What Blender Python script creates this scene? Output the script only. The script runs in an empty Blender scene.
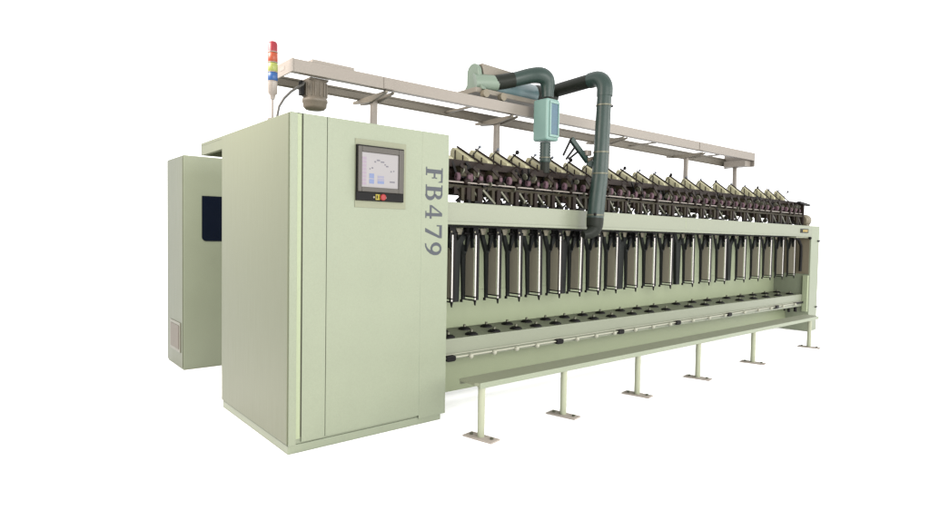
import bpy, math, random
from mathutils import Vector, Matrix
random.seed(7)
S = bpy.context.scene
C = S.collection
R = math.radians

# ------------------------------------------------------------------ materials
def lin(c):
    c /= 255.0
    return c/12.92 if c <= .04045 else ((c+.055)/1.055)**2.4
ALB = .218
def mat(name, rgb, rough=.5, metal=0.0, k=1.0, var=.05, scale=9.0, bump=0.0, stretch=None, grain=.0, spec=.28):
    m = bpy.data.materials.new(name); m.use_nodes = True
    nt = m.node_tree; b = nt.nodes['Principled BSDF']
    col = [min(.92, lin(v)*ALB*k) for v in rgb]
    b.inputs['Roughness'].default_value = rough
    b.inputs['Metallic'].default_value = metal
    b.inputs['Specular IOR Level'].default_value = spec
    tc = nt.nodes.new('ShaderNodeTexCoord'); mp = nt.nodes.new('ShaderNodeMapping')
    nt.links.new(tc.outputs['Object'], mp.inputs[0])
    if stretch: mp.inputs['Scale'].default_value = stretch
    n = nt.nodes.new('ShaderNodeTexNoise'); n.inputs['Scale'].default_value = scale; n.inputs['Detail'].default_value = 5
    nt.links.new(mp.outputs[0], n.inputs[0])
    mx = nt.nodes.new('ShaderNodeMix'); mx.data_type = 'RGBA'
    mx.inputs[6].default_value = (*[v*(1-var) for v in col], 1)
    mx.inputs[7].default_value = (*[min(1, v*(1+var)) for v in col], 1)
    nt.links.new(n.outputs[0], mx.inputs[0])
    out = mx.outputs[2]
    if grain:
        n2 = nt.nodes.new('ShaderNodeTexNoise'); n2.inputs['Scale'].default_value = 120; n2.inputs['Detail'].default_value = 2
        nt.links.new(mp.outputs[0], n2.inputs[0])
        m2 = nt.nodes.new('ShaderNodeMix'); m2.data_type = 'RGBA'; m2.blend_type = 'MULTIPLY'
        m2.inputs[0].default_value = 1
        r = nt.nodes.new('ShaderNodeMapRange'); r.inputs[1].default_value = .3; r.inputs[2].default_value = .7
        r.inputs[3].default_value = 1-grain; r.inputs[4].default_value = 1+grain
        nt.links.new(n2.outputs[0], r.inputs[0]); nt.links.new(out, m2.inputs[6]); nt.links.new(r.outputs[0], m2.inputs[7])
        out = m2.outputs[2]
    nt.links.new(out, b.inputs['Base Color'])
    rr = nt.nodes.new('ShaderNodeMapRange'); rr.inputs[3].default_value = max(0, rough-.07); rr.inputs[4].default_value = min(1, rough+.07)
    nt.links.new(n.outputs[0], rr.inputs[0]); nt.links.new(rr.outputs[0], b.inputs['Roughness'])
    if bump:
        bp = nt.nodes.new('ShaderNodeBump'); bp.inputs['Strength'].default_value = bump; bp.inputs['Distance'].default_value = .004
        nt.links.new(n.outputs[0], bp.inputs['Height']); nt.links.new(bp.outputs[0], b.inputs['Normal'])
    return m
M = dict(
  paint = mat('pale_green_paint', (197,207,177), .42, k=1.07, var=.055, scale=3, grain=.035, bump=.05),
  beam  = mat('beam_paint', (198,205,178), .42, var=.03, scale=3, grain=.03),
  side_shade = mat('brushed_paint_side_shade', (158,165,130), .42, .0, var=.05, scale=5, stretch=(1,14,.6), grain=.03),  # same green paint, brushed; shade of the end faces put into the colour
  back  = mat('green_paint_recess_lightened', (204,216,176), .5, k=1.3, var=.04, scale=4, grain=.03),  # green paint, lightened in its colour to offset shade in the spindle recess
  skirt = mat('green_paint_skirt_lightened', (202,214,172), .5, k=1.1, var=.04, scale=3, grain=.03),  # same paint, colour raised against the shade below the shelf
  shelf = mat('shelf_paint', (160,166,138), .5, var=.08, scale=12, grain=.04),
  bench = mat('bench_top_paint', (186,192,160), .5, var=.08, scale=12, grain=.04),
  leg   = mat('cream_leg_paint', (226,231,198), .4, k=1.15, var=.03),
  foot  = mat('foot_plate_steel', (222,210,198), .5, .0, k=1.3, var=.12, scale=25),
  rail  = mat('rail_beige_metal', (206,195,182), .45, .1, var=.05, scale=6, stretch=(.4,4,4), grain=.03),
  railb = mat('rail_inner_metal', (184,174,156), .5, .1, var=.08, scale=8),
  motor = mat('motor_casing', (166,154,136), .5, .0, var=.12, scale=14),
  teal  = mat('teal_hose', (68,102,92), .42, .0, k=.62, var=.16, scale=14, bump=.3),
  tealb = mat('dark_duct', (70,76,66), .45, .0, k=.6, var=.2, scale=10, bump=.3, spec=.1),
  aqua  = mat('aqua_plastic', (150,188,178), .4, k=1.4, var=.07, scale=7),
  aquab = mat('aqua_window_glass', (112,150,172), .5, var=.2, scale=9, stretch=(1,1,3)),
  blue  = mat('pale_blue_drum', (140,172,176), .35, var=.08, scale=8),
  mint  = mat('mint_housing', (170,192,170), .4, var=.06, scale=8),
  dark  = mat('black_rubber', (44,42,42), .5, k=.6, var=.25, scale=25, spec=.1),
  darkg = mat('dark_strut_metal', (62,66,64), .45, .1, k=.8, var=.25, scale=20, spec=.1),
  brown = mat('oily_brown_iron', (78,62,54), .55, .0, k=.6, var=.3, scale=22, spec=.1),
  olive = mat('olive_bracket', (98,90,68), .55, .0, k=.7, var=.25, scale=24, spec=.1),
  plate = mat('separator_plate', (170,164,144), .35, .0, k=1.55, var=.1, scale=4, stretch=(3,3,.7)),
  chrome= mat('chrome_bar', (238,232,226), .25, .3, k=2.0, var=.03),
  pink  = mat('pink_roller', (156,122,134), .6, k=.8, var=.15, scale=30, spec=.1),
  cream = mat('cream_cradle', (230,224,182), .45, k=1.3, var=.06, scale=9),
  knob  = mat('white_knob', (232,232,208), .35, k=1.15, var=.03),
  grey  = mat('grey_bracket', (150,150,128), .4, .4, var=.2, scale=20),
  lever = mat('lever_steel', (120,118,108), .4, .5, var=.1),
  ballg = mat('grey_ball', (130,138,150), .4, var=.05),
  text  = mat('slate_lettering', (112,116,124), .5, k=1.15, var=.05, spec=.1),
  bezel = mat('bezel_plastic', (122,116,106), .45, k=.8, var=.03),
  black = mat('black_panel', (30,28,28), .4, k=.7, var=.1, spec=.1),
  mplate= mat('mounting_plate', (190,194,160), .45, var=.03, grain=.03),
  red   = mat('red_plastic', (214,60,60), .3, k=1.0, var=.04),
  yellow= mat('yellow_plastic', (226,206,70), .4, var=.04),
  lred  = mat('red_lens', (196,44,62), .38, var=.05),
  lora  = mat('orange_lens', (222,96,52), .38, var=.05),
  lgrn  = mat('lime_lens', (204,214,110), .38, var=.05),
  lblu  = mat('blue_lens', (46,112,190), .38, var=.05),
  lwht  = mat('pale_base', (214,202,190), .35, var=.04),
  navy  = mat('dark_blue_glass', (34,44,66), .15, k=.7, var=.1, spec=.1),
  vent  = mat('vent_mesh', (178,164,142), .5, k=.9, var=.3, scale=60),
  vrim  = mat('vent_rim', (186,182,158), .4, var=.03),
  cable = mat('grey_cable', (120,118,112), .5, var=.05),
  inner = mat('brown_beige', (176,164,138), .5, var=.08, scale=4),
  seam  = mat('seam_shadow_gap', (92,90,66), .6, k=.7, var=.1),
)
def flat_mat(name, rgb, e=.25):
    m = bpy.data.materials.new(name); m.use_nodes = True
    b = m.node_tree.nodes['Principled BSDF']; c = [lin(v) for v in rgb]
    b.inputs['Base Color'].default_value = (*[v*.12 for v in c], 1); b.inputs['Roughness'].default_value = .3
    b.inputs['Emission Color'].default_value = (*c, 1); b.inputs['Emission Strength'].default_value = e*1.35
    return m
F_ = dict(scr=flat_mat('lit_screen',(206,200,200)), pinkb=flat_mat('screen_pink',(198,176,196)), blu=flat_mat('screen_blue',(140,160,214)),
          lil=flat_mat('screen_lilac',(180,178,206)), ink=flat_mat('screen_ink',(128,124,138)))

# ------------------------------------------------------------------ mesh helpers
class MB:
    def __init__(s): s.v=[]; s.f=[]; s.sm=[]
    def add(s, vs, fs, smooth=False):
        o=len(s.v); s.v += [tuple(p) for p in vs]
        for f in fs: s.f.append(tuple(i+o for i in f)); s.sm.append(smooth)
    def box(s, x0,x1,y0,y1,z0,z1, z0b=None, z1b=None):
        z0b = z0 if z0b is None else z0b; z1b = z1 if z1b is None else z1b
        s.add([(x0,y0,z0),(x1,y0,z0b),(x1,y1,z0b),(x0,y1,z0),(x0,y0,z1),(x1,y0,z1b),(x1,y1,z1b),(x0,y1,z1)],
              [(0,3,2,1),(4,5,6,7),(0,1,5,4),(1,2,6,5),(2,3,7,6),(3,0,4,7)])
        return s
    def bar(s, a, b, w, h=None, up=(0,0,1)):
        a=Vector(a); b=Vector(b); h=h or w; d=(b-a).normalized(); u=Vector(up)
        if abs(d.dot(u))>.98: u=Vector((0,1,0))
        r=d.cross(u).normalized(); u=r.cross(d)
        vs=[p+r*sx*w/2+u*sy*h/2 for p in (a,b) for sx,sy in ((-1,-1),(1,-1),(1,1),(-1,1))]
        s.add(vs,[(0,1,2,3),(7,6,5,4),(0,4,5,1),(1,5,6,2),(2,6,7,3),(3,7,4,0)]); return s
    def tube(s, pts, r, n=14, cap=True):
        pts=[Vector(p) for p in pts]; rs=r if isinstance(r,(list,tuple)) else [r]*len(pts)
        rings=[]; prev=None
        for i,p in enumerate(pts):
            if i==0: d=pts[1]-p
            elif i==len(pts)-1: d=p-pts[i-1]
            else: d=(pts[i+1]-p).normalized()+(p-pts[i-1]).normalized()
            if d.length<1e-9: d=Vector((0,0,1))
            d.normalize()
            if prev is None:
                u=Vector((0,0,1)) if abs(d.z)<.9 else Vector((1,0,0))
            else: u=prev
            u=(u-d*u.dot(d)).normalized(); prev=u; w=d.cross(u)
            rings.append([p+(u*math.cos(2*math.pi*k/n)+w*math.sin(2*math.pi*k/n))*rs[i] for k in range(n)])
        vs=[v for q in rings for v in q]; fs=[]
        for i in range(len(pts)-1):
            for k in range(n): fs.append((i*n+k,i*n+(k+1)%n,(i+1)*n+(k+1)%n,(i+1)*n+k))
        s.add(vs,fs,True)
        if cap:
            s.add(rings[0],[tuple(range(n-1,-1,-1))]); s.add(rings[-1],[tuple(range(n))])
        return s
    def ball(s, c, r, n=12, m=7):
        c=Vector(c); pts=[]; rs=[]
        for i in range(m+1):
            t=math.pi*i/m; pts.append(c+Vector((0,0,-math.cos(t)*r))); rs.append(max(1e-4,math.sin(t)*r))
        return s.tube(pts, rs, n, False)
    def prism(s, prof, axis, a, b):          # prof: list of 2D points; axis 'x': (y,z), 'y': (x,z), 'z': (x,y)
        def P(q,t): return {'x':(t,q[0],q[1]),'y':(q[0],t,q[1]),'z':(q[0],q[1],t)}[axis]
        n=len(prof); vs=[P(q,a) for q in prof]+[P(q,b) for q in prof]
        fs=[tuple(range(n)),tuple(range(2*n-1,n-1,-1))]+[(i,i+n,(i+1)%n+n,(i+1)%n) for i in range(n)]
        s.add(vs,fs); return s
    def build(s, name, m, parent=None, bevel=0, loc=None):
        me=bpy.data.meshes.new(name); me.from_pydata(s.v,[],s.f); me.materials.append(m if not isinstance(m,str) else M[m])
        for p,q in zip(me.polygons,s.sm): p.use_smooth=q
        import bmesh
        bm=bmesh.new(); bm.from_mesh(me); bmesh.ops.recalc_face_normals(bm,faces=bm.faces); bm.to_mesh(me); bm.free()
        o=bpy.data.objects.new(name,me); C.objects.link(o)
        if parent: o.parent=parent
        if loc: o.location=loc
        if bevel:
            b=o.modifiers.new('bevel','BEVEL'); b.width=bevel; b.segments=2; b.limit_method='ANGLE'; b.angle_limit=R(50)
        return o
def box(name,m,parent,*a,bevel=0): return MB().box(*a).build(name,m,parent,bevel)
def thing(name,label,cat,loc=(0,0,0)):
    o=bpy.data.objects.new(name,None); C.objects.link(o); o.location=loc; o.empty_display_size=.1
    o['label']=label; o['category']=cat; return o
def dup(o, parent, loc):
    c=o.copy(); C.objects.link(c); c.parent=parent; c.location=loc
    for ch in list(o.children):
        d=ch.copy(); C.objects.link(d); d.parent=c
    return c
def smooth1(r,k):
    return [x[0] for x in smooth([(q,0,0) for q in r],k)]
def smooth(p,k):
    p=[Vector(q) for q in p]; o=[]
    for i in range(len(p)-1):
        a=p[max(0,i-1)]; b=p[i]; c=p[i+1]; d=p[min(len(p)-1,i+2)]
        for j in range(k):
            t=j/k; o.append(.5*((2*b)+(c-a)*t+(2*a-5*b+4*c-d)*t*t+(3*b-a-3*c+d)*t**3))
    o.append(p[-1]); return o
def arc(cx,cy,r,a0,a1,n=8): return [(cx+r*math.cos(R(a0+(a1-a0)*i/n)), cy+r*math.sin(R(a0+(a1-a0)*i/n))) for i in range(n+1)]

# ------------------------------------------------------------------ floor
fm = bpy.data.materials.new('white_studio_floor'); fm.use_nodes=True
fb = fm.node_tree.nodes['Principled BSDF']; fb.inputs['Base Color'].default_value=(.93,.93,.93,1); fb.inputs['Roughness'].default_value=.9
fb.inputs['Specular IOR Level'].default_value=.1
g=MB(); g.add([(-60,-60,0),(70,-60,0),(70,70,0),(-60,70,0)],[(0,1,2,3)]); fl=g.build('floor',fm); fl['kind']='structure'

# ================================================================== THE MACHINE
tm = thing('twisting_machine','long pale green textile twisting machine with control cabinet and a row of spindle bays','machine')

# --- control cabinet (head end)
cab = MB().box(0,1.205,.012,1.26,.055,2.098).build('control_cabinet','paint',tm,.004)
MB().box(-.004,1.172,.006,1.255,.002,.055).build('plinth','paint',cab,.003)
MB().box(-.012,-.0002,.006,1.256,.062,2.096).build('side_panel','side_shade',cab,.003)
MB().box(-.004,.044,-.004,.0118,.056,2.1).build('corner_post','paint',cab,.003)
MB().box(.046,.074,.004,.0118,.09,2.096).build('door_recess','back',cab)
MB().box(.0745,.0785,-.001,.0118,.1,2.09).build('door_gap','seam',cab)
MB().box(.080,.2375,-.004,.0118,.068,2.0982).build('narrow_front_panel','paint',cab,.002)
MB().box(.2377,.2407,.006,.0118,.08,2.09).build('panel_gap','seam',cab)
MB().box(.241,.9677,-.004,.0118,.072,2.0982).build('front_door','paint',cab,.001)
MB().box(.9679,1.207,-.004,.0118,.045,2.0982).build('front_panel','paint',cab,.001)
MB().box(.0,1.203,.0,1.258,2.0985,2.101).build('roof_sheet','paint',cab)
# overhanging roof hood at the back of the cabinet
hd = MB()
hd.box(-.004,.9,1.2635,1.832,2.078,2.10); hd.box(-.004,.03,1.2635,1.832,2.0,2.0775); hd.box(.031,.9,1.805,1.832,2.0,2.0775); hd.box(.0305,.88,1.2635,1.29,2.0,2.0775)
hd.build('rear_hood','side_shade',cab,.002)
# --- control screen
cs = MB().box(.434,.83,-.008,-.0045,1.543,1.99).build('control_screen','mplate',tm,.001)
MB().box(.437,.803,-.024,-.0085,1.588,1.951).build('screen_surround','black',cs,.003)
bz = MB()
bz.box(.441,.469,-.040,-.0245,1.646,1.941); bz.box(.753,.791,-.040,-.0245,1.646,1.941); bz.box(.4692,.7528,-.040,-.0245,1.904,1.941); bz.box(.4692,.7528,-.040,-.0245,1.646,1.677)
bz.build('screen_bezel','bezel',cs,.004)
dsp = MB().box(.4695,.7525,-.030,-.0246,1.6775,1.9035).build('display',F_['scr'],cs)
w=MB()
for i in range(8): w.box(.474,.505,-.0312,-.0301,1.69+i*.0235,1.709+i*.0235)
w.build('menu_buttons',F_['pinkb'],cs)
for a in ((.527,.563,1.736,1.768),(.527,.563,1.701,1.731),(.59,.64,1.704,1.722)): MB().box(a[0],a[1],-.0312,-.0301,a[2],a[3]).build('blue_icon',F_['blu'],cs)
w=MB(); w.box(.59,.64,-.0312,-.0301,1.742,1.757); w.box(.59,.64,-.0312,-.0301,1.724,1.738); w.build('lilac_icons',F_['lil'],cs)
w=MB()
for x0,x1,z in ((.565,.577,1.842),(.583,.607,1.853),(.613,.64,1.844),(.642,.652,1.828),(.528,.535,1.793),(.543,.556,1.80),(.69,.70,1.786),(.712,.72,1.79),(.685,.725,1.716),(.655,.672,1.818)):
    w.box(x0,x1,-.0312,-.0301,z,z+.009)
w.build('status_text',F_['ink'],cs)
MB().box(.578,.612,-.030,-.0245,1.596,1.634).build('button_plate','yellow',cs,.002)
MB().box(.584,.592,-.0315,-.0301,1.604,1.626).build('button_legend','black',cs)
MB().tube([(.627,-.0245,1.615),(.627,-.036,1.615)],.012,16).tube([(.627,-.0365,1.615),(.627,-.046,1.615),(.627,-.050,1.615)],[.021,.022,.017],20).build('emergency_button','red',cs)
MB().tube([(.655,-.0245,1.613),(.655,-.032,1.613)],.006,10).build('key_switch','lwht',cs)
MB().tube([(.565,-.0245,1.613),(.565,-.030,1.613)],.006,10).build('pilot_button','lwht',cs)
# --- lettering FB479 rotated a quarter turn clockwise
tb=MB()
TX0,TX1=1.002,1.152
def L(u0,u1,strokes,fillarcs=(),dy=0):
    # u = reading direction (down), v = letter height (towards +X)
    def P(u,v): return (TX0+(TX1-TX0)*v, u0-(u0-u1)*u)
    for st in strokes: tb.prism([P(*q) for q in st],'y',-.0052+dy,-.0041)
    for (cu,cv,ru,rv,a0,a1,tu,tv) in fillarcs:
        n=14
        for i in range(n):
            qa=[]
            for a,s in ((a0+(a1-a0)*i/n,1),(a0+(a1-a0)*(i+1)/n,1),(a0+(a1-a0)*(i+1)/n,0),(a0+(a1-a0)*i/n,0)):
                c,sn=math.cos(R(a)),math.sin(R(a)); qa.append(P(cu+(ru if s else ru-tu)*c, cv+(rv if s else rv-tv)*sn))
            tb.prism(qa,'y',-.0052,-.0041)
def q4(a,b,c,d): return [(a,b),(c,b),(c,d),(a,d)]
L(1.853,1.745,[q4(.13,.0,.40,1),q4(0,.0,.129,.07),q4(.401,.0,.55,.07),q4(0,.93,.129,1),q4(.401,.90,.98,1),[(.86,.899),(.98,.899),(.98,.70)],q4(.401,.46,.72,.56),q4(.66,.36,.74,.459),q4(.66,.561,.74,.66)])
L(1.729,1.612,[q4(.13,.0,.38,1),q4(0,.0,.129,.07),q4(0,.93,.129,1),q4(.381,.0,.62,.09),q4(.381,.91,.58,1),q4(.381,.48,.60,.57)],
  [(.60,.27,.36,.295,-90,90,.24,.12),(.56,.765,.32,.235,-90,90,.22,.10)])
L(1.583,1.485,[q4(.58,.0,.82,1),q4(.0,.25,.579,.37),q4(.821,.25,1,.37),[(.0,.371),(.16,.371),(.579,.86),(.579,1)],q4(.44,.0,.579,.06),q4(.821,.0,.96,.06)])
L(1.440,1.345,[q4(.0,.84,1,1),q4(0,.68,.10,.839),[(.22,.0),(.52,.0),(1,.839),(.80,.839)]])
L(1.318,1.219,[],[(.5,.66,.48,.34,0,360,.25,.12)])
L(1.318,1.219,[[(.10,.0),(.36,.02),(.62,.12),(.84,.30),(.97,.52),(.97,.63),(.735,.63),(.66,.38),(.50,.20),(.30,.09),(.10,.07)]],dy=-.0004)
lt=tb.build('model_lettering','text',tm)

# --- signal tower
tw = MB().tube([(.03,.36,2.104),(.03,.36,2.25)],.008,12).tube([(.03,.36,2.104),(.03,.36,2.112)],.03,16).build('signal_tower','lwht',tm)
def seg(name,z0,z1,m,r=.031):
    MB().tube([(.03,.36,z0+.001),(.03,.36,z0+.004),(.03,.36,z1-.004),(.03,.36,z1-.001)],[r-.003,r,r,r-.003],20).build(name,m,tw)
MB().tube([(.03,.36,2.236),(.03,.36,2.262),(.03,.36,2.272),(.03,.36,2.346)],[.014,.018,.029,.031],20).build('tower_base','lwht',tw)
seg('blue_lamp',2.352,2.406,'lblu'); seg('green_lamp',2.410,2.468,'lgrn'); seg('orange_lamp',2.472,2.534,'lora')
MB().tube([(.03,.36,2.538),(.03,.36,2.588),(.03,.36,2.602),(.03,.36,2.608)],[.030,.030,.024,.010],20).build('red_lamp','lred',tw)
w=MB()
for z in (2.347,2.4065,2.4685,2.5345): w.tube([(.03,.36,z),(.03,.36,z+.004)],.032,20)
w.build('spacer_rings','lwht',tw)
MB().tube([(.115,.5,2.104),(.118,.5,2.16),(.13,.5,2.225),(.165,.5,2.285),(.215,.5,2.34),(.26,.5,2.375),(.30,.5,2.40),(.31,.5,2.42)],.009,8).build('cable','cable',tm)

# --- frame: end wall, beam, back, shelf, skirt
XE=8.07
ew = MB().box(XE,8.38,.04,1.2,.004,1.577).build('end_wall','paint',tm,.004)
MB().box(XE-.006,XE-.0003,.06,.555,.86,1.395).build('wall_reflection_sheet','inner',ew)  # added sheet; brown reflection on the end wall put into its colour
MB().box(XE-.05,XE-.0003,.05,.12,.30,.84).build('inner_flange','back',ew,.003)
MB().box(8.30,8.384,.028,.0395,1.34,1.365).box(8.30,8.384,.028,.0395,.345,.365).build('hinge','dark',ew,.002)
MB().box(8.384,8.39,.2,.26,.9,.95).build('latch','dark',ew)
bm_=MB().box(1.206,8.068,.03,.26,1.458,1.617,1.423,1.575).build('top_beam','beam',tm,.004)
MB().box(1.206,8.067,.022,.0297,1.449,1.470,1.414,1.435).build('beam_lip','beam',bm_,.002)
MB().box(7.64,7.905,.020,.0297,1.470,1.528).build('warning_label','black',bm_)
MB().box(7.70,7.87,.0175,.0197,1.484,1.516).build('label_symbol','yellow',bm_)
w=MB(); w.prism([(7.735,1.489),(7.775,1.489),(7.755,1.510)],'y',.0165,.0174); w.box(7.80,7.85,.0165,.0174,1.492,1.497); w.box(7.80,7.85,.0165,.0174,1.503,1.508)
w.build('label_print','red',bm_)
MB().box(7.55,8.0,.05,.16,1.398,1.413).build('rail_end_bracket','leg',bm_,.002)
MB().ball((8.0,.03,1.395),.022).build('bolt','dark',bm_)
MB().box(1.206,8.068,.550,.5595,.563,.885,.560,.862).build('lower_back_sheet','back',tm,.002)
MB().box(1.206,8.068,1.0,1.2,1.458,1.60,1.423,1.56).build('rear_beam','beam',tm,.004)
MB().box(1.206,8.068,.56,.60,.50,1.457,.50,1.420).build('back_panel','back',tm)
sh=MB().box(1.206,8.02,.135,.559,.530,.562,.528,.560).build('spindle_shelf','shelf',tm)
MB().box(1.206,8.022,.12,.1345,.405,.566,.378,.556).build('shelf_front','beam',sh,.004)
MB().box(1.206,8.068,.36,.41,.072,.5295,.072,.527).build('lower_skirt','skirt',tm,.003)
# seams in the long panels where sheets meet
for x in (2.83,4.55,6.22): 
    MB().box(x,x+.006,.0292,.0299,1.475,1.59).build('beam_joint','back',bm_)

# --- separators between the spindles
SEP=[1.37,1.61,1.86,2.115,2.365,2.625,2.90,3.18,3.47,3.82,4.14,4.47,4.95,5.32,5.70,6.21,6.61,6.98,7.37,7.78]
sp=MB().prism([(.168,.87),(.267,.87),(.267,1.21),(.212,1.325),(.168,1.24)],'x',-.003,.001).build('separator','plate',tm)
MB().tube([(.004,.15,.838),(.004,.15,1.37)],.008,10).build('front_bar','chrome',sp)
MB().box(.0145,.040,.143,.166,.848,1.385).build('edge_strip','dark',sp,.002)
MB().prism([(-.030,.845),(-.002,.845),(.012,1.235),(-.044,1.235)],'y',.268,.290).build('rear_bar','darkg',sp)
w=MB(); w.bar((0,.14,.872),(0,.3,.872),.010); w.bar((0,.14,.846),(0,.3,.846),.010); w.box(-.034,-.02,.276,.298,.822,.8445); w.prism([(-.008,.846),(.012,.846),(.004,.806)],'y',.140,.156)
w.build('bottom_frame','dark',sp)
w=MB(); w.bar((-.016,.282,1.22),(-.110,.262,1.42),.024,.046); w.bar((-.012,.284,1.22),(.095,.262,1.42),.024,.046)
w.bar((-.008,.176,1.27),(-.008,.20,1.43),.012,.030); w.bar((-.008,.262,1.24),(-.008,.235,1.43),.012,.030)
w.build('hook_fork','darkg',sp)
w=MB(); w.box(-.022,.030,.150,.176,1.345,1.44); w.box(-.05,-.028,.20,.22,1.36,1.44); w.box(.045,.068,.19,.21,1.33,1.44); w.tube([(-.08,.2,1.385),(.09,.2,1.385)],.012,8)
w.build('hanger_block','dark',sp)
w=MB(); w.prism([(-.13,1.425),(-.055,1.425),(-.075,1.375),(-.11,1.375)],'y',.24,.25)
w.build('thread_guide','plate',sp); MB().ball((.056,.183,1.372),.010,8,5).build('guide_bead','plate',sp); MB().ball((-.012,.144,1.395),.008,8,5).build('guide_bead','plate',sp)
sp.location=(SEP[0],0,0)
for x in SEP[1:]:
    o=dup(sp,tm,(x,0,-.005*(x-1.37)/6.4)); k=1-.055*(x-1.37); o.scale=(random.uniform(.92,1.12),k,1); o.location.y=.15*(1-k); o.rotation_euler=(R(random.uniform(-.4,.4)),R(random.uniform(-.6,.6)),0)
MB().box(1.21,8.02,.14,.31,1.432,1.447,1.400,1.412).build('hanger_rail','dark',tm)
po=MB().prism([(-.040,.83),(.030,.83),(.042,1.30),(-.060,1.30)],'y',.25,.29).build('frame_post','darkg',tm)
w=MB(); w.bar((0,.27,1.26),(-.10,.26,1.42),.03,.06); w.bar((0,.27,1.26),(.11,.26,1.42),.03,.05); w.build('post_fork','darkg',po)
POST=[1.50,2.80,3.70,4.80,6.03]
po.location=(POST[0],0,0)
for x in POST[1:]: dup(po,tm,(x,0,0))
MB().tube([(7.80,.16,1.40),(7.90,.15,1.37),(7.97,.14,1.28),(7.98,.14,1.12),(7.97,.14,.90)],.022,8).build('end_lever','dark',tm)

# --- spindle bases on the shelf
sb=MB().tube([(0,0,.5625),(0,0,.570),(0,0,.582),(0,0,.585)],[.054,.054,.036,.014],16).build('spindle_base','dark',tm)
MB().tube([(0,0,.5855),(0,0,.603),(0,0,.606)],[.013,.012,.006],10).build('spindle_tip','grey',sb)
spots=[]
for i,x in enumerate(SEP):
    dz=-.002*(x-1.2)/6.8
    spots.append((x+.02,.205,dz)); 
    if x+.14<8: spots.append((x+.135,.435,dz))
sb.location=spots[0]
for q in spots[1:]: dup(sb,tm,q)
# --- tubes with white guide knobs under the shelf
tr=MB().tube([(1.21,.1,.424),(8.0,.1,.436)],.0075,8).tube([(1.21,.104,.448),(8.0,.104,.456)],.0035,6).build('feed_tube','knob',tm)
kn=MB().ball((0,.088,-.003),.021,14,9).build('guide_knob','knob',tr)
ks=[x-.08 for x in SEP if not any(abs(x-.08-c)<.09 for c in (1.33,2.58,3.50,4.56,5.745,7.1))][0:]
def tz(x): return .420+.0018*(x-1.2)
kn.location=(ks[0],0,tz(ks[0]))
for x in ks[1:]: dup(kn,tr,(x,0,tz(x)))
cl=MB().prism([(-.045,-.016),(-.03,-.023),(.03,-.023),(.045,-.014),(.045,.014),(.03,.022),(-.03,.022),(-.045,.018)],'y',.08,.116).build('tube_clamp','dark',tr,.004)
CL=[1.33,2.58,3.50,4.56,5.745,7.1]
cl.location=(CL[0],0,tz(CL[0]))
for x in CL[1:]: dup(cl,tr,(x,0,tz(x)))
w=MB(); w.tube([(7.90,.16,.30),(7.90,.16,.43)],.022,12); w.tube([(7.77,.2,.30),(7.77,.2,.43)],.018,12); w.box(7.72,8.0,.09,.14,.425,.455); w.tube([(7.62,.2,.33),(7.62,.2,.42)],.012,10)
w.build('drive_bracket','dark',tm)

# --- creel above the beam
def cz(x): return -.004*(x-1.3)            # the upper row drops slightly along the machine
cr=MB()
cr.box(1.21,7.98,.30,.62,1.862,1.925,1.855,1.905)
cr.box(1.21,7.95,.17,.25,1.90,1.958,1.868,1.922)
cr.box(1.21,7.97,.215,.2545,1.79,1.8995,1.765,1.8675)
cr.tube([(1.21,.235,1.868),(7.98,.235,1.845)],.036,12)
cr.box(1.21,7.98,.255,.285,1.775,1.90,1.755,1.87)
cr.box(1.21,7.98,.64,.80,1.80,1.90,1.78,1.88)
creel=cr.build('drum_shaft','brown',tm)
MB().bar((7.80,.13,1.915),(8.13,.12,1.885),.05,.03).build('shaft_end','dark',tm)
MB().box(7.96,8.0,.12,.62,1.60,1.90).build('creel_end_plate','brown',tm,.01)
MB().tube([(1.21,.105,1.778),(7.85,.105,1.748)],.0065,8).build('thread_rod','lwht',tm)
MB().box(1.21,7.95,.13,.19,1.735,1.76,1.705,1.73).build('guide_rail','olive',tm)

FX=[1.60,1.80,2.02,2.24,2.46,2.71,2.97,3.25,3.54,3.80,4.09,4.39,4.71,5.03,5.38,5.76,6.13,6.49,6.83,7.13,7.43]
def cradle(kind):
    c=MB().prism([(.465,2.075),(.440,2.098),(.23,1.985),(.22,1.945),(.46,1.945),(.48,1.99)],'x',-.060,.0).build('yarn_cradle','cream',tm)
    w=MB(); w.bar((-.002,.45,2.111),(-.002,.11,1.932),.013,.013); w.bar((-.063,.40,1.955),(-.063,.40,2.07),.006,.010); w.bar((-.063,.30,1.935),(-.063,.30,2.02),.006,.010)
    w.build('cradle_arm','brown',c)
    if kind is not None:
        MB().tube([(-.01,.30,1.975),(.0,.17,2.075)],.0062,6).build('lever','dark' if kind==2 else 'lever',c)
        MB().ball((.0,.165,2.079),.019 if kind==2 else .013).build('lever_ball','black' if kind==2 else 'ballg',c)
    return c
protos=[cradle(0),cradle(1),cradle(2)]
used=[False]*3
for i,x in enumerate(FX):
    k=i%3
    loc=(x+.05,0,cz(x)-.0005*(x-1.3)); 
    if used[k]: o=dup(protos[k],tm,loc)
    else: protos[k].location=loc; used[k]=True; o=protos[k]
    s=(1-.078*(x-1.6))*random.uniform(.97,1.03); o.scale=(1,s,1); o.location.y=.15*(1-s)
MB().prism([(.475,2.085),(.445,2.105),(.19,1.968),(.19,1.925),(.46,1.925),(.49,1.98)],'x',1.33,1.40).build('yarn_cradle','cream',tm)
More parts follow.
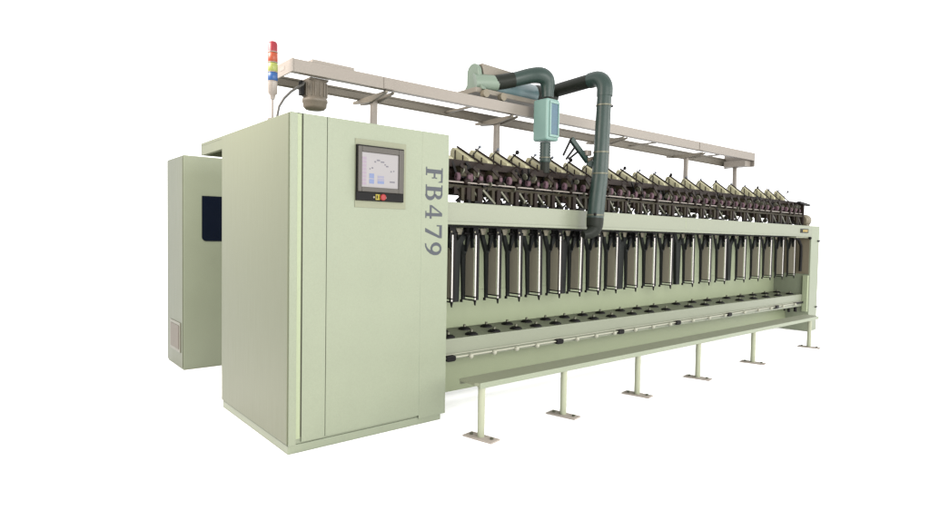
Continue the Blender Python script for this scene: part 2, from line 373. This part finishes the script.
# rollers, brackets
ro=MB().tube([(-.016,0,0),(-.010,0,0),(.012,0,0),(.018,0,0)],[.028,.034,.034,.026],16).build('pink_roller','pink',tm)
MB().tube([(-.018,0,0),(.03,0,0)],.006,10).build('roller_hub','brown',ro); ro.scale=(1,.68,1)
br=MB().box(-.02,.042,-.02,.10,-.01,.075).build('roller_bracket','olive',tm,.006)
w=MB(); w.bar((-.03,-.02,.08),(.07,-.01,.0),.02,.028); w.box(.045,.072,-.03,.03,-.075,.02); w.ball((.02,-.03,-.05),.02,10,6); w.build('bracket_arm','brown',br)
pt=MB().box(-.018,.024,0,.045,0,.125).build('creel_post','brown',tm,.003)
w=MB(); w.bar((.035,.02,.115),(.16,.03,.01),.022,.016); w.bar((.10,.05,.045),(.155,.05,.10),.016,.014); w.build('brace','grey',pt)
MB().box(.055,.115,-.01,.05,.0,.022).build('foot_block','dark',pt); MB().tube([(-.10,.0,0.0),(-.10,.0,.03)],.016,10).build('foot_bolt','dark',pt)
MB().tube([(.05,.05,.0),(.05,.05,.075)],.011,10).build('guide_pin','grey',pt); MB().box(-.075,-.045,.0,.03,.02,.12).build('guide_stop','olive',pt)
w=MB(); w.bar((-.12,.03,.115),(-.04,.02,.02),.014,.018); w.bar((.02,.08,.12),(.12,.09,.03),.012,.014); w.box(-.13,-.10,.02,.05,.07,.125); w.bar((-.05,.1,.02),(.09,.1,.125),.012,.012); w.build('linkage','brown',pt)
first=[True]*3
units=[1.39]+FX+[7.74]
for i,x in enumerate(units):
    x0 = x if i==0 else x-.08
    nxt = units[i+1] if i+1<len(units) else x+.25
    step=(nxt-x)
    z0=cz(x0)-.0005*(x0-1.3)
    for j,dx in enumerate((0,step*.5)):
        if x0+dx>7.93: continue
        loc=(x0+dx,.12,1.823+z0*1.05+random.uniform(-.004,.004))
        
        if first[0]: ro.location=loc; first[0]=False
        else: dup(ro,tm,loc)
    for dx in ((.045,) if step<.3 else (.045,step*.5+.04)):
        loc=(x0+dx,.13,1.835+z0)
        if first[1]: br.location=loc; first[1]=False
        else: o=dup(br,tm,loc); o.scale=(1,1,random.uniform(.85,1.1))
    zb=1.617-.0061*(x0-1.2)
    loc=(x0+.10,.10,zb+.001)
    if x0<7.7:
        if first[2]: pt.location=loc; first[2]=False
        else:
            o=dup(pt,tm,loc); o.scale=(random.uniform(.8,1.25),1,1); o.location.x+=random.uniform(-.025,.025); o.location.y+=random.uniform(-.01,.02)
# rear-side machinery seen through the gaps, and guide discs along the beam top
gd=MB().tube([(-.006,0,0),(.006,0,0)],.030,14).build('guide_disc','grey',tm)
MB().tube([(-.010,0,0),(.012,0,0)],.012,10).build('disc_hub','dark',gd)
fd=True
for i,x in enumerate(SEP[2:]):
    for dx in ((0,) if i<4 else (0,.17)):
        if x+dx>7.9: continue
        loc=(x+dx+random.uniform(-.02,.02),.16,1.655-.0061*(x-1.2)+random.uniform(-.006,.008))
        if fd: gd.location=loc; fd=False
        else: dup(gd,tm,loc)
MB().box(1.21,7.95,.40,.43,1.70,1.76,1.67,1.73).build('inner_guide_bar','olive',tm)
ms=MB().bar((0,.02,-.06),(.09,.0,.05),.012,.02).bar((.03,.0,-.09),(-.05,.03,.03),.012,.016).box(.05,.075,-.02,.01,-.05,-.02).build('tension_arm','dark',tm)
MB().tube([(.01,-.03,-.02),(.02,-.03,-.02)],.026,12).build('tension_disc','grey',ms)
mf=True
xx=1.42
while xx<7.85:
    loc=(xx,.13+random.uniform(-.02,.05),1.80-.0045*(xx-1.3)+random.uniform(-.02,.10)); sc=(random.uniform(.7,1.3)*random.choice((-1,1)),1,random.uniform(.7,1.1)); rt=(0,R(random.uniform(-25,25)),0)
    if mf: o=ms; mf=False; o.location=loc
    else: o=dup(ms,tm,loc)
    o.scale=sc; o.rotation_euler=rt
    xx+=random.uniform(.085,.15)*(1+.08*(xx-1.4))
# round cap at the tail end
w=MB(); w.tube([(8.00,.15,1.66),(8.03,.15,1.66),(8.13,.15,1.66),(8.15,.15,1.66)],[.06,.085,.085,.07],24); w.box(8.02,8.13,.09,.21,1.5775,1.62); w.build('end_cap','inner',tm)
MB().tube([(7.985,.15,1.66),(8.002,.15,1.66)],.03,14).build('cap_hub','grey',tm)

# ================================================================== OVERHEAD RAIL
rl=thing('overhead_rail','long beige overhead twin track carried on slim posts above the machine','rail')
def railmesh(y0,y1,zt0,zt1,zb0,zb1,x0,x1):
    m=MB(); m.box(x0,x1,y0,y1,zb0,zt0,zb1,zt1); return m
nr=MB()
X0,X1=.17,6.83
nr.box(X0,X1,.35,.362,2.440,2.526,2.452,2.558)                 # web of the near channel
nr.box(X0,X1,.3622,.40,2.516,2.525,2.546,2.557); nr.box(X0,X1,.3622,.41,2.441,2.449,2.453,2.461)
nr.build('near_rail','rail',rl,.002)
fr=MB(); fr.box(X0,X1,.765,.777,2.430,2.505,2.400,2.515); fr.box(X0,X1,.757,.7645,2.440,2.447,2.41,2.42); fr.box(X0,X1,.757,.7645,2.49,2.497,2.493,2.503)
fr.build('far_rail','railb',rl,.002)
MB().box(X0-.012,X0-.0003,.348,.78,2.438,2.530).build('front_end_beam','rail',rl,.003)
MB().box(X0-.0135,X0-.0122,.48,.56,2.475,2.500).build('rail_marking','lwht',rl)
w=MB(); w.box(X1,X1+.014,.348,.78,2.37,2.560); w.box(X1-.16,X1-.0005,.40,.70,2.37,2.45); w.build('tail_end_beam','rail',rl,.003)
MB().box(.30,.62,.352,.60,2.5265,2.548).build('top_cover','rail',rl,.003)
for x in (.87,2.68,5.37):
    z=2.526+.0048*(x-.17)
    MB().box(x-.006,x+.08,.345,.3495,2.443+.0018*x,z-.002).build('joint_plate','rail',rl,.001)
for x in (1.75,4.5,5.95):
    MB().box(x,x+.03,.411,.756,2.446,2.462).build('cross_member','railb',rl,.003)
for x in (.93,2.23,3.87,5.50,6.80):
    zt=2.405
    pm=MB().box(x-.022,x+.022,.58,.625,1.93 if x>1.3 else 2.106,zt).build('post','rail',rl,.002)
    if x<6.5:
        MB().prism([(.36,2.436),(.86,2.428),(.86,2.408),(.62,2.385),(.56,2.385),(.36,2.418)],'x',x-.045,x-.0225).build('support_arm','railb',pm,.002)
        MB().prism([(.36,2.436),(.86,2.428),(.86,2.408),(.62,2.385),(.56,2.385),(.36,2.418)],'x',x+.0225,x+.035).build('support_arm','railb',pm,.002)
mt=MB().tube([(.40,.52,2.44),(.40,.52,2.32),(.40,.52,2.315),(.40,.52,2.295),(.40,.52,2.29),(.40,.52,2.262),(.40,.52,2.245),(.40,.52,2.238)],[.082,.082,.088,.09,.084,.082,.066,.03],28).build('drive_motor','motor',rl)
MB().box(.33,.47,.45,.60,2.4385,2.452).build('motor_flange','railb',mt)
MB().box(.285,.312,.50,.54,2.33,2.43).build('junction_box','dark',mt,.004)
w=MB()
for k in range(16):
    a=2*math.pi*k/16; c=(.40+.085*math.cos(a),.52+.085*math.sin(a)); w.bar((c[0],c[1],2.33),(c[0],c[1],2.425),.006,.006)
w.build('cooling_fins','motor',mt)

# ================================================================== TRAVELLING BLOWER
bl=thing('travelling_blower','dark green suction blower riding the overhead rail with two drop hoses','blower',(2.3,.55,2.55))
def B(mb,name,m,parent=None,bevel=0,):
    o=mb.build(name,m,None,bevel); o.parent=parent or bl; o.matrix_parent_inverse=Matrix.Translation((-2.3,-.55,-2.55)) if parent is None else Matrix()
    return o
ho=B(MB().prism([(1.93,2.70),(2.25,2.74),(2.33,2.835),(1.90,2.85)],'y',.44,.62),'fan_housing','railb',None,.006)
end=arc(.52,2.775,.08,0,180,10)+[(.43,2.68),(.37,2.61),(.66,2.61),(.60,2.68)]
B(MB().prism(end,'x',1.86,1.899),'end_cover','mint',None,.008)
B(MB().tube([(1.86,.50,2.68),(1.93,.47,2.69),(2.06,.43,2.70)],[.085,.075,.068],20),'outlet_cone','mint')
B(MB().box(1.80,2.7,.40,.66,2.582,2.625),'carriage','railb',None,.004)
for x in (1.88,2.08,2.66):
    for y in (.355,.70): B(MB().tube([(x,y,2.575),(x,y+.045,2.575)],.034,16),'travel_wheel','inner')
B(MB().tube([(2.06,.52,2.69),(2.10,.52,2.69),(2.60,.54,2.70),(2.62,.54,2.70)],[.08,.105,.105,.09],24),'blower_drum','blue')
B(MB().tube([(2.621,.56,2.71),(2.66,.56,2.71),(2.90,.56,2.73),(2.93,.56,2.73)],[.095,.105,.105,.08],24),'motor_end','tealb')
# short branch: over to the filter box
B(MB().tube(smooth([(2.02,.44,2.698),(2.12,.40,2.722),(2.22,.35,2.752),(2.32,.28,2.785),(2.39,.22,2.79),(2.435,.195,2.765),(2.455,.19,2.72),(2.458,.19,2.655),(2.458,.19,2.60)],4),smooth1([.062,.064,.064,.068,.072,.070,.064,.054,.05],4),20),'curved_pipe','teal')
B(MB().tube([(2.022,.44,2.699),(2.12,.40,2.7225),(2.2,.36,2.746)],[.0645,.066,.066],20),'pipe_sleeve','tealb')
fbx=B(MB().box(2.362,2.52,.10,.275,2.21,2.575),'filter_box','aqua',None,.018)
w=MB(); w.box(2.385,2.505,.086,.0995,2.24,2.26); w.box(2.385,2.505,.086,.0995,2.53,2.55); w.box(2.385,2.40,.086,.0995,2.2605,2.5295); w.box(2.49,2.505,.086,.0995,2.2605,2.5295)
o=w.build('window_frame','aqua',fbx,.002)
o=MB().box(2.4005,2.4895,.0925,.0995,2.2607,2.5293).build('window_pane','aquab',fbx)
pts=[];rs=[]
for k in range(15):
    pts.append((2.44,.19,2.20-.0125*k)); rs.append(.052 if k%2 else .046)
B(MB().tube(pts,rs,18),'ribbed_hose','teal')
B(MB().tube([(2.44,.19,2.035),(2.44,.19,1.93)],.042,16),'hose_tail','tealb')
B(MB().tube([(2.44,.19,2.062),(2.44,.19,2.070)],.056,18).box(2.494,2.512,.18,.20,2.058,2.074),'hose_clamp','grey')
# long branch: out over the front and down
B(MB().tube([(2.88,.56,2.775),(2.88,.4,2.785),(2.88,.05,2.800)],[.062,.064,.064],20),'cross_pipe','tealb')
B(MB().tube([(2.88,.06,2.80),(2.88,.0,2.802)]+[(2.88-.002*i/8,.0-.11*math.sin(R(90*i/8)),2.692+.11*math.cos(R(90*i/8))) for i in range(1,9)]+[(2.877,-.11,2.63)],.071,22),'pipe_elbow','teal')
B(MB().tube([(2.876,-.11,2.72),(2.862,-.11,2.40),(2.850,-.11,2.15),(2.835,-.11,1.9),(2.80,-.11,1.66),(2.785,-.11,1.535)],[.063,.066,.067,.071,.074,.074],22),'drop_pipe','teal')
B(MB().tube(smooth([(2.785,-.11,1.54),(2.78,-.11,1.47),(2.765,-.11,1.43),(2.72,-.10,1.40),(2.66,-.08,1.388)],4),smooth1([.076,.073,.062,.048,.036],4),20),'suction_nozzle','tealb')
for z,x,r in ((2.54,2.869,.072),(2.12,2.849,.073),(1.93,2.838,.077),(1.56,2.789,.079)):
    c=B(MB().tube([(x,-.11,z),(x,-.11,z+.012)],r-.001,22),'pipe_clamp','grey')
B(MB().ball((2.945,-.14,2.548),.013).ball((2.72,-.16,1.57),.013),'clamp_screws','dark')
B(MB().bar((2.60,.03,2.235),(2.80,0,2.05),.035,.042).bar((2.80,0,2.05),(2.87,-.08,1.985),.035,.055),'nozzle_arm','teal')
w=MB()
for a,b in (((2.60,.03,2.235),(2.50,.03,2.08)),((2.655,.02,2.18),(2.54,.03,2.05)),((2.70,.02,2.14),(2.575,.03,2.055))): w.bar(a,b,.013,.016)
B(w,'brush_rods','dark')
B(MB().box(2.75,2.82,-.03,.02,2.10,2.15),'arm_joint','rail',None,.008)
B(MB().tube([(2.78,-.01,2.06),(2.86,-.04,2.09)],.018,10),'arm_pivot','motor')

# ================================================================== FOOT BENCH
bn=thing('foot_bench','long low pale green foot bench in front of the spindle bays on six cream posts','bench')
b=MB(); b.prism([(1.105,-.505),(6.90,-.505),(6.96,-.44),(6.96,-.315),(1.085,-.315),(1.085,-.48)],'z',.366,.386)
b.build('bench_top','bench',bn,.003)
MB().box(1.105,6.90,-.513,-.5055,.350,.388).build('front_edge','paint',bn,.002)
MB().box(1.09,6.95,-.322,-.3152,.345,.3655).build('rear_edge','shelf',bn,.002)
LEGX=[1.141,1.985,2.955,3.970,5.145,6.70]
lg=MB().tube([(0,0,.012),(0,0,.365)],.0245,16).build('leg','leg',bn)
fp=MB().prism([(-.075,.105),(.025,.125),(.075,-.115),(-.025,-.135)],'z',.001,.0115).build('foot_plate','foot',lg,.002)
w=MB(); w.tube([(-.02,.075,.0118),(-.02,.075,.024)],.012,6); w.tube([(.022,-.085,.0118),(.022,-.085,.024)],.012,6); w.build('anchor_bolts','grey',lg)
w=MB().box(-.03,.03,-.012,.012,.352,.3655).build('top_bracket','leg',lg)
lg.location=(LEGX[0]+.008,-.478,0)
for x in LEGX[1:]: dup(lg,bn,(x,-.478,0))
MB().box(1.24,1.29,-.48,-.44,.352,.3655).build('end_clip','dark',bn)

# ================================================================== ELECTRICAL CABINET
ec=thing('electrical_cabinet','tall narrow green electrical cabinet with dark window standing behind the control cabinet','cabinet',(.075,2.7,0))
b=MB().box(.075,.80,2.7,3.30,.002,2.092).build('cabinet_body','paint',None,.004)
def E(o): o.parent=ec; o.matrix_parent_inverse=Matrix.Translation((-.075,-2.7,0)); return o
E(b)
E(MB().box(.068,.0747,2.706,3.294,.02,2.085).build('side_panel','side_shade',None,.002))
win=[(.244,1.708),(.60,1.708),(.60,1.262),(.285,1.262)]+[(.244+.0,1.262+.041)]
pr=[(.244,1.708),(.60,1.708),(.60,1.262)]+[(.284+.04*math.cos(R(a)),1.302+.04*math.sin(R(a))) for a in (-90,-112,-135,-158,-180)]
E(MB().prism(pr,'y',2.694,2.6997).build('window','navy'))
v=E(MB().box(.060,.0678,2.77,3.16,.16,.455).build('vent_rim','vrim',None,.003))
MB().box(.056,.0598,2.81,3.12,.19,.425).build('vent_mesh','vent',v)

# ------------------------------------------------------------------ lights
W=bpy.data.worlds.new('World'); S.world=W; W.use_nodes=True
bg=W.node_tree.nodes['Background']; bg.inputs[0].default_value=(1,1,1,1); bg.inputs[1].default_value=2.2
def area(name,loc,target,size,power,col):
    l=bpy.data.lights.new(name,'AREA'); l.shape='RECTANGLE'; l.size=size[0]; l.size_y=size[1]; l.energy=power; l.color=col
    o=bpy.data.objects.new(name,l); C.objects.link(o); o.location=loc
    o.rotation_euler=(Vector(target)-Vector(loc)).to_track_quat('-Z','Y').to_euler(); return o
area('key_softbox',(1.0,-7.0,2.7),(3.2,0,.5),(6,3),720,(1,.985,.95))
area('side_softbox',(-1.35,.9,3.3),(0,.7,1.6),(1.6,.9),190,(1,.90,.82))
area('far_softbox',(8.5,-6.0,3.4),(6.0,0,.5),(4,3),400,(1,.985,.95))

# ------------------------------------------------------------------ camera
cam=bpy.data.cameras.new('Camera'); co=bpy.data.objects.new('Camera',cam); C.objects.link(co); S.camera=co
r=Vector((0.77076141,-0.63689967,0.01690141)); u=Vector((0.01089426,0.03969849,0.99915231)); f=Vector((0.63703074,0.76992392,-0.03753662))
m=Matrix((r,u,-f)).transposed().to_4x4(); m.translation=Vector((-1.45986988,-3.43055431,1.38729664)); co.matrix_world=m
cam.sensor_fit='HORIZONTAL'; cam.sensor_width=36; cam.lens=36*589.62/930; cam.clip_end=400; cam.clip_start=.05
S.view_settings.view_transform='Standard'; S.view_settings.look='None'; S.view_settings.exposure=0; S.view_settings.gamma=1
S.render.engine='CYCLES'
